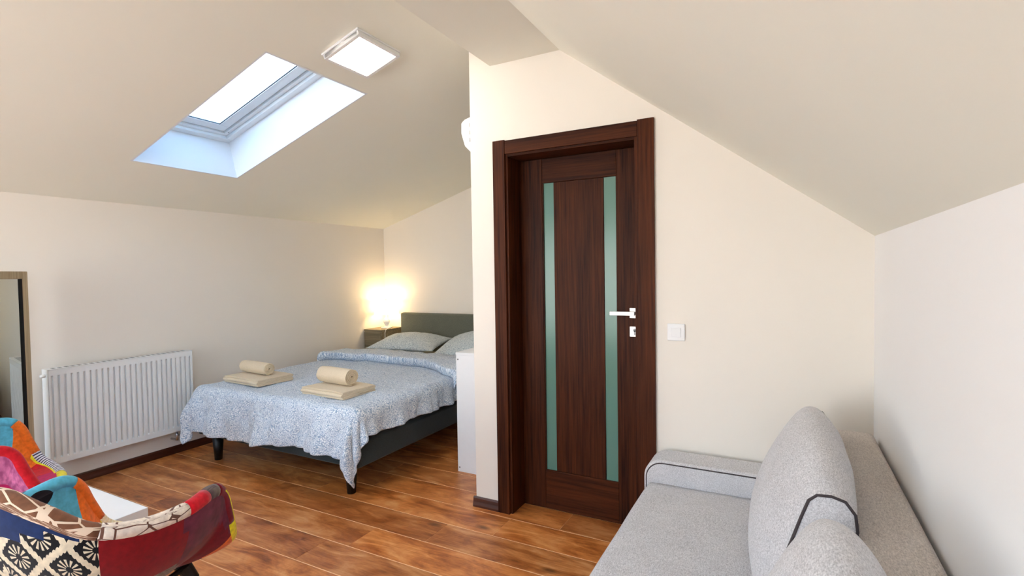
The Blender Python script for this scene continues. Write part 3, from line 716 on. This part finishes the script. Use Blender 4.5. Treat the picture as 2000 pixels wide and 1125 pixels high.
# ------------------------------------------------------------------ patchwork armchairs
def pfab(name, rgb, pat=None):
    t = NT(name); uv = t.n('UVMap').outputs['UV']; o = t.n('TexCoord').outputs['Object']
    nz = t.n('TexNoise', Vector=o, Scale=60.0, Detail=4.0); c = lin(rgb); ground = t.ramp(nz.outputs['Fac'], [(.3, tuple(v*.8 for v in c[:3])+(1,)), (.7, tuple(min(1, v*1.15) for v in c[:3])+(1,))])
    sx = t.n('SeparateXYZ', Vector=uv); u, v = sx.outputs[0], sx.outputs[1]
    col = ground
    if pat == 'circles':
        def frac(a, per, off): return t.math('SUBTRACT', t.math('FRACT', t.math('ADD', t.math('DIVIDE', a, per), off)), .5)
        fu, fv = frac(u, .20, .62), frac(v, .17, .40)
        r = t.math('SQRT', t.math('ADD', t.math('POWER', t.math('MULTIPLY', fu, .20), 2.0), t.math('POWER', t.math('MULTIPLY', fv, .17), 2.0)))
        col = t.mix(t.math('LESS_THAN', r, .040), col, lin((22, 14, 20)))
        ring = t.math('LESS_THAN', t.math('ABSOLUTE', t.math('SUBTRACT', r, .068)), .008)
        cut = t.math('GREATER_THAN', fu, .05)
        col = t.mix(t.math('MULTIPLY', ring, cut), col, lin((10, 62, 84)))
    if pat == 'floral':
        q = t.n('SeparateXYZ', Vector=t.mapping(uv, (15.0, 15.0, 1), rot=(0, 0, math.pi/4)))
        fx = t.math('SUBTRACT', t.math('FRACT', q.outputs[0]), .5); fy = t.math('SUBTRACT', t.math('FRACT', q.outputs[1]), .5)
        mxx = t.math('MAXIMUM', t.math('ABSOLUTE', fx), t.math('ABSOLUTE', fy)); r = t.math('SQRT', t.math('ADD', t.math('MULTIPLY', fx, fx), t.math('MULTIPLY', fy, fy)))
        ang = t.math('ARCTAN2', fy, fx)
        scal = t.math('MULTIPLY', t.math('ABSOLUTE', t.math('SINE', t.math('MULTIPLY', t.math('ADD', fx, fy), 22.0))), .035)
        black = t.math('LESS_THAN', t.math('ADD', mxx, scal), .43)
        pet = t.math('MULTIPLY', t.math('GREATER_THAN', t.math('COSINE', t.math('MULTIPLY', ang, 12.0)), .15), t.math('MULTIPLY', t.math('GREATER_THAN', r, .10), t.math('LESS_THAN', r, .32)))
        col = t.mix(t.math('MULTIPLY', black, t.math('SUBTRACT', 1.0, pet)), col, lin((18, 13, 15)))
    if pat in ('cracks', 'roots'):
        vo = t.n('TexVoronoi', feature='DISTANCE_TO_EDGE', Vector=t.mapping(uv, (22, 34, 1), rot=(0, 0, .5)), Scale=1.0)
        col = t.mix(t.math('LESS_THAN', vo.outputs['Distance'], .035 if pat == 'cracks' else .05), col, lin((110, 72, 58) if pat == 'cracks' else (236, 206, 176)))
    if pat == 'stripes':
        s_ = t.math('LESS_THAN', t.math('FRACT', t.math('MULTIPLY', u, 62.0)), .42); col = t.mix(t.math('MULTIPLY', s_, t.math('LESS_THAN', v, .30)), col, lin((62, 60, 84)))
    if pat == 'cream_stripes':
        s_ = t.math('LESS_THAN', t.math('FRACT', t.math('MULTIPLY', u, 62.0)), .5); col = t.mix(t.math('MULTIPLY', s_, .5), col, lin((236, 206, 150)))
    if pat == 'weave':
        n2 = t.n('TexNoise', Vector=t.mapping(uv, (120, 700, 1)), Scale=1.0, Detail=3.0); col = t.ramp(n2.outputs['Fac'], [(.35, lin((70, 58, 54))), (.65, lin((168, 150, 138)))])
    if pat == 'mottle':
        n2 = t.n('TexNoise', Vector=uv, Scale=26.0, Detail=4.0); col = t.ramp(n2.outputs['Fac'], [(.35, lin((rgb[0]*.72, rgb[1]*.6, rgb[2]*.7))), (.65, c)])
    t.set(t.b.inputs['Base Color'], col); t.b.inputs['Roughness'].default_value = .9; t.b.inputs['Specular IOR Level'].default_value = .15; t.b.inputs['Sheen Weight'].default_value = .2
    t.bump(nz.outputs['Fac'], .2, .001)
for a in (('p_teal', (92, 178, 200), 'circles'), ('p_orange', (240, 116, 34)), ('p_red', (206, 22, 34)), ('p_pink', (226, 122, 164), 'mottle'), ('p_magenta', (196, 14, 92)), ('p_stripes', (226, 226, 232), 'stripes'),
          ('p_cream', (246, 228, 196), 'cream_stripes'), ('p_yellow', (238, 220, 40)), ('p_navy', (22, 42, 84)), ('p_floral', (226, 208, 176), 'floral'), ('p_darkred', (140, 14, 20)), ('p_crimson', (124, 14, 30)),
          ('p_plum', (124, 44, 66), 'mottle'), ('p_weave', (130, 116, 108), 'weave'), ('p_crack', (244, 222, 202), 'cracks'), ('p_root', (128, 82, 56), 'roots'), ('p_grey', (118, 104, 92), 'mottle'), ('p_white', (236, 228, 224))): pfab(*a)

HALF = [(0, -.340, .800), (.110, -.325, .757), (.198, -.275, .690), (.258, -.185, .660), (.290, -.060, .652), (.288, .050, .660), (.278, .100, .630), (.270, .132, .550), (.252, .168, .465), (.205, .215, .425), (.110, .243, .410), (0, .249, .406)]
LOOP = [Vector(p) for p in HALF]+[Vector((-p[0], p[1], p[2])) for p in HALF[-2:0:-1]]     # 22 points
NL = len(LOOP)
def rim(q):
    i = int(math.floor(q)); f_ = q-i; p = [LOOP[(i+k) % NL] for k in (-1, 0, 1, 2)]
    return .5*((2*p[1])+(p[2]-p[0])*f_+(2*p[0]-5*p[1]+4*p[2]-p[3])*f_*f_+(-p[0]+3*p[1]-3*p[2]+p[3])*f_**3)
CTR = Vector((0, -.01, .400))
def shell(q, t_):
    c = rim(q); a = t_*math.pi/2; r_ = math.sin(a)**.92; h_ = (1-math.cos(a))**1.05
    return Vector((c.x*r_, CTR.y+(c.y-CTR.y)*r_, CTR.z+(c.z-CTR.z)*h_))
def shell_n(q, t_):
    e = .02; t2 = min(t_, .985); d1 = shell(q+e, max(t2, .02))-shell(q-e, max(t2, .02)); d2 = shell(q, t2+.01)-shell(q, max(t2-.01, .001))
    n_ = d1.cross(d2)
    return n_.normalized() if n_.length > 1e-9 else Vector((0, 0, 1))
NS, KT = 132, 22
def zone(side, q, t_, var=0):
    if var and side == 'out' and 3.0 < q < 9: return 'p_pink' if t_ > .70 else 'p_magenta'
    if side == 'out':
        if q >= 20.2 or q < 2.15+.30*(1-t_): return 'p_navy' if t_ > .84+.075*(q if q < 3 else q-22) else 'p_floral'
        if q < 3.85+.5*(1-t_): return 'p_weave' if (t_ < .60 and q > 2.6) else 'p_darkred'
        if q < 7.6: return 'p_plum' if t_ > .60+.085*(q-4.1) else 'p_crimson'
        if q < 11: return 'p_orange' if t_ > .5 else 'p_crimson'
        if q < 15: return 'p_teal'
        return 'p_orange' if t_ > .6 else 'p_magenta'
    if 11.7 < q < 14.2 and t_ > .86: return 'p_stripes' if t_ < .97 else 'p_cream'
    if 11.7 < q < 14.6 and t_ > .74: return 'p_yellow'
    if 13.8 <= q < 16.3 and t_ > .52: return 'p_orange'
    if 16.3 <= q < 19.0 and t_ > .50: return 'p_teal'
    if 19.0 <= q < 20.6 and t_ > .4: return 'p_red'
    if 12 <= q < 19 and t_ > .36: return 'p_red'
    if 11 <= q < 19 and t_ > .18: return 'p_pink' if q > 14 else 'p_magenta'
    if q >= 20.6 or q < 2: return 'p_white' if t_ > .5 else 'p_magenta'
    if q < 5: return 'p_teal' if t_ > .55 else 'p_magenta'
    if q < 8: return 'p_orange' if t_ > .4 else 'p_magenta'
    return 'p_magenta' if t_ < .7 else 'p_red'
def rim_zone(q, var=0):
    if var and 3.4 < q < 9: return 'p_red'
    if var and 11.7 < q < 14.4: return 'p_stripes'
    if q >= 19.6 or q < 2.1: return 'p_root'
    if q < 4.0: return 'p_crack'
    if q < 4.6: return 'p_red'
    if q < 5.2: return 'p_grey'
    if q < 7.4: return 'p_crimson'
    if q < 11.7: return 'p_yellow'
    if q < 14.4: return 'p_cream'
    if q < 16.3: return 'p_orange'
    if q < 18.8: return 'p_teal'
    return 'p_white'
def armchair(label, loc, rz, var=0):
    e = thing('patchwork_armchair', label, 'armchair', loc, rz, 'patchwork armchairs')
    TH = .020; RR = .021
    # foam core
    core = MB().grid(lambda u, v: shell(u*NL, .03+.95*v)+shell_n(u*NL, .03+.95*v)*0, 66, 12, True)
    core.f.append(tuple(range(65, -1, -1)))
    co = core.build('shell', 'p_grey', e, smooth=True, fix=False); mo = co.modifiers.new('solid', 'SOLIDIFY'); mo.thickness = .024; mo.offset = 0
    for side in ('out', 'in'):
        groups = {}
        for j in range(KT):
            for i in range(NS):
                q = (i+.5)/NS*NL; t_ = (j+.5)/KT; groups.setdefault(zone(side, q, t_, var), []).append((i, j))
        sg = 1 if side == 'out' else -1
        pieces = []
        for z_, cells in groups.items():
            left = set(cells)
            while left:
                stack = [left.pop()]; comp = []
                while stack:
                    i, j = stack.pop(); comp.append((i, j))
                    for q in (((i+1) % NS, j), ((i-1) % NS, j), (i, j+1), (i, j-1)):
                        if q in left: left.remove(q); stack.append(q)
                pieces.append((z_, comp))
        for z_, cells in pieces:
            m = MB(); idx = {}; uvs = []
            def vid(i, j):
                k_ = (i, j)
                if k_ not in idx:
                    q = i/NS*NL; t_ = j/KT; n_ = shell_n(q, t_)
                    # normals of the bowl point outwards-down for the outer skin
                    if n_.dot(shell(q, max(t_, .05))-(CTR+Vector((0, 0, .25)))) < 0: n_ = -n_
                    idx[k_] = len(m.v); m.v.append(tuple(shell(q, t_)+n_*sg*(TH if j else TH))); uvs.append((q/NL*1.95, t_*.36))
                return idx[k_]
            for i, j in cells:
                a = [vid(i, j), vid(i+1, j), vid(i+1, j+1), vid(i, j+1)]
                if side == 'in': a = a[::-1]
                m.f.append(tuple(a))
            ob = m.build('fabric_patch', z_, co, smooth=True, fix=False); l = ob.data.uv_layers.new(name='UVMap')
            for lp_ in ob.data.loops: l.data[lp_.index].uv = uvs[lp_.vertex_index]
    # rolled rim, one piece for each fabric
    segs = []
    for i in range(NS):
        z_ = rim_zone((i+.5)/NS*NL, var)
        if segs and segs[-1][0] == z_: segs[-1][2] = i+1
        else: segs.append([z_, i, i+1])
    if len(segs) > 1 and segs[0][0] == segs[-1][0]: segs[-1][2] = segs[0][2]+NS; segs.pop(0)
    for z_, a, b in segs:
        pts = [rim(i/NS*NL) for i in range(a, b+1)]
        m = MB().tube(pts, RR*1.15, 14, caps=True); ob = m.build('rim_roll', z_, co, smooth=True, fix=False); l = ob.data.uv_layers.new(name='UVMap')
        for lp_ in ob.data.loops:
            k_ = lp_.vertex_index; l.data[lp_.index].uv = ((a+k_//14)/NS*1.95, (k_ % 14)*.009)
    # welt along the front edge of the arms
    if not var: MB().tube([rim(5.6+k_*.2)+Vector((.018, .012, 0)) for k_ in range(16)], .004, 8).build('welt', 'p_yellow', co, smooth=True)
    # legs and brackets
    br = MB()
    for sx_ in (-1, 1):
        for sy_ in (-1, 1):
            top = Vector((sx_*.125, sy_*.125-.01, .362)); bot = Vector((sx_*.235, sy_*.225-.01, 0)); d = (bot-top)
            MB().tube([top+d*.10, top+d*.55, bot], [.019, .017, .012], 14).build('leg', 'beech', e, smooth=True)
            MB().tube([top-d*.02, top+d*.13], [.023, .023], 14).build('bracket', 'black_metal', e)
        br.tube([(sx_*.125, -.13, .365), (sx_*.125, .11, .365)], .010, 8)
    br.tube([(-.125, 0, .365), (.125, 0, .365)], .010, 8).tube([(-.125, .11, .365), (.125, .11, .365)], .010, 8)
    br.build('leg_frame', 'black_metal', e)
    return e
armchair('patchwork armchair with cracked cream rim and black floral back patch', (-1.890, .850, 0), R(19))
armchair('patchwork armchair with pink and red arm by the floor mirror', (-3.11, .89, 0), R(-20), 1)
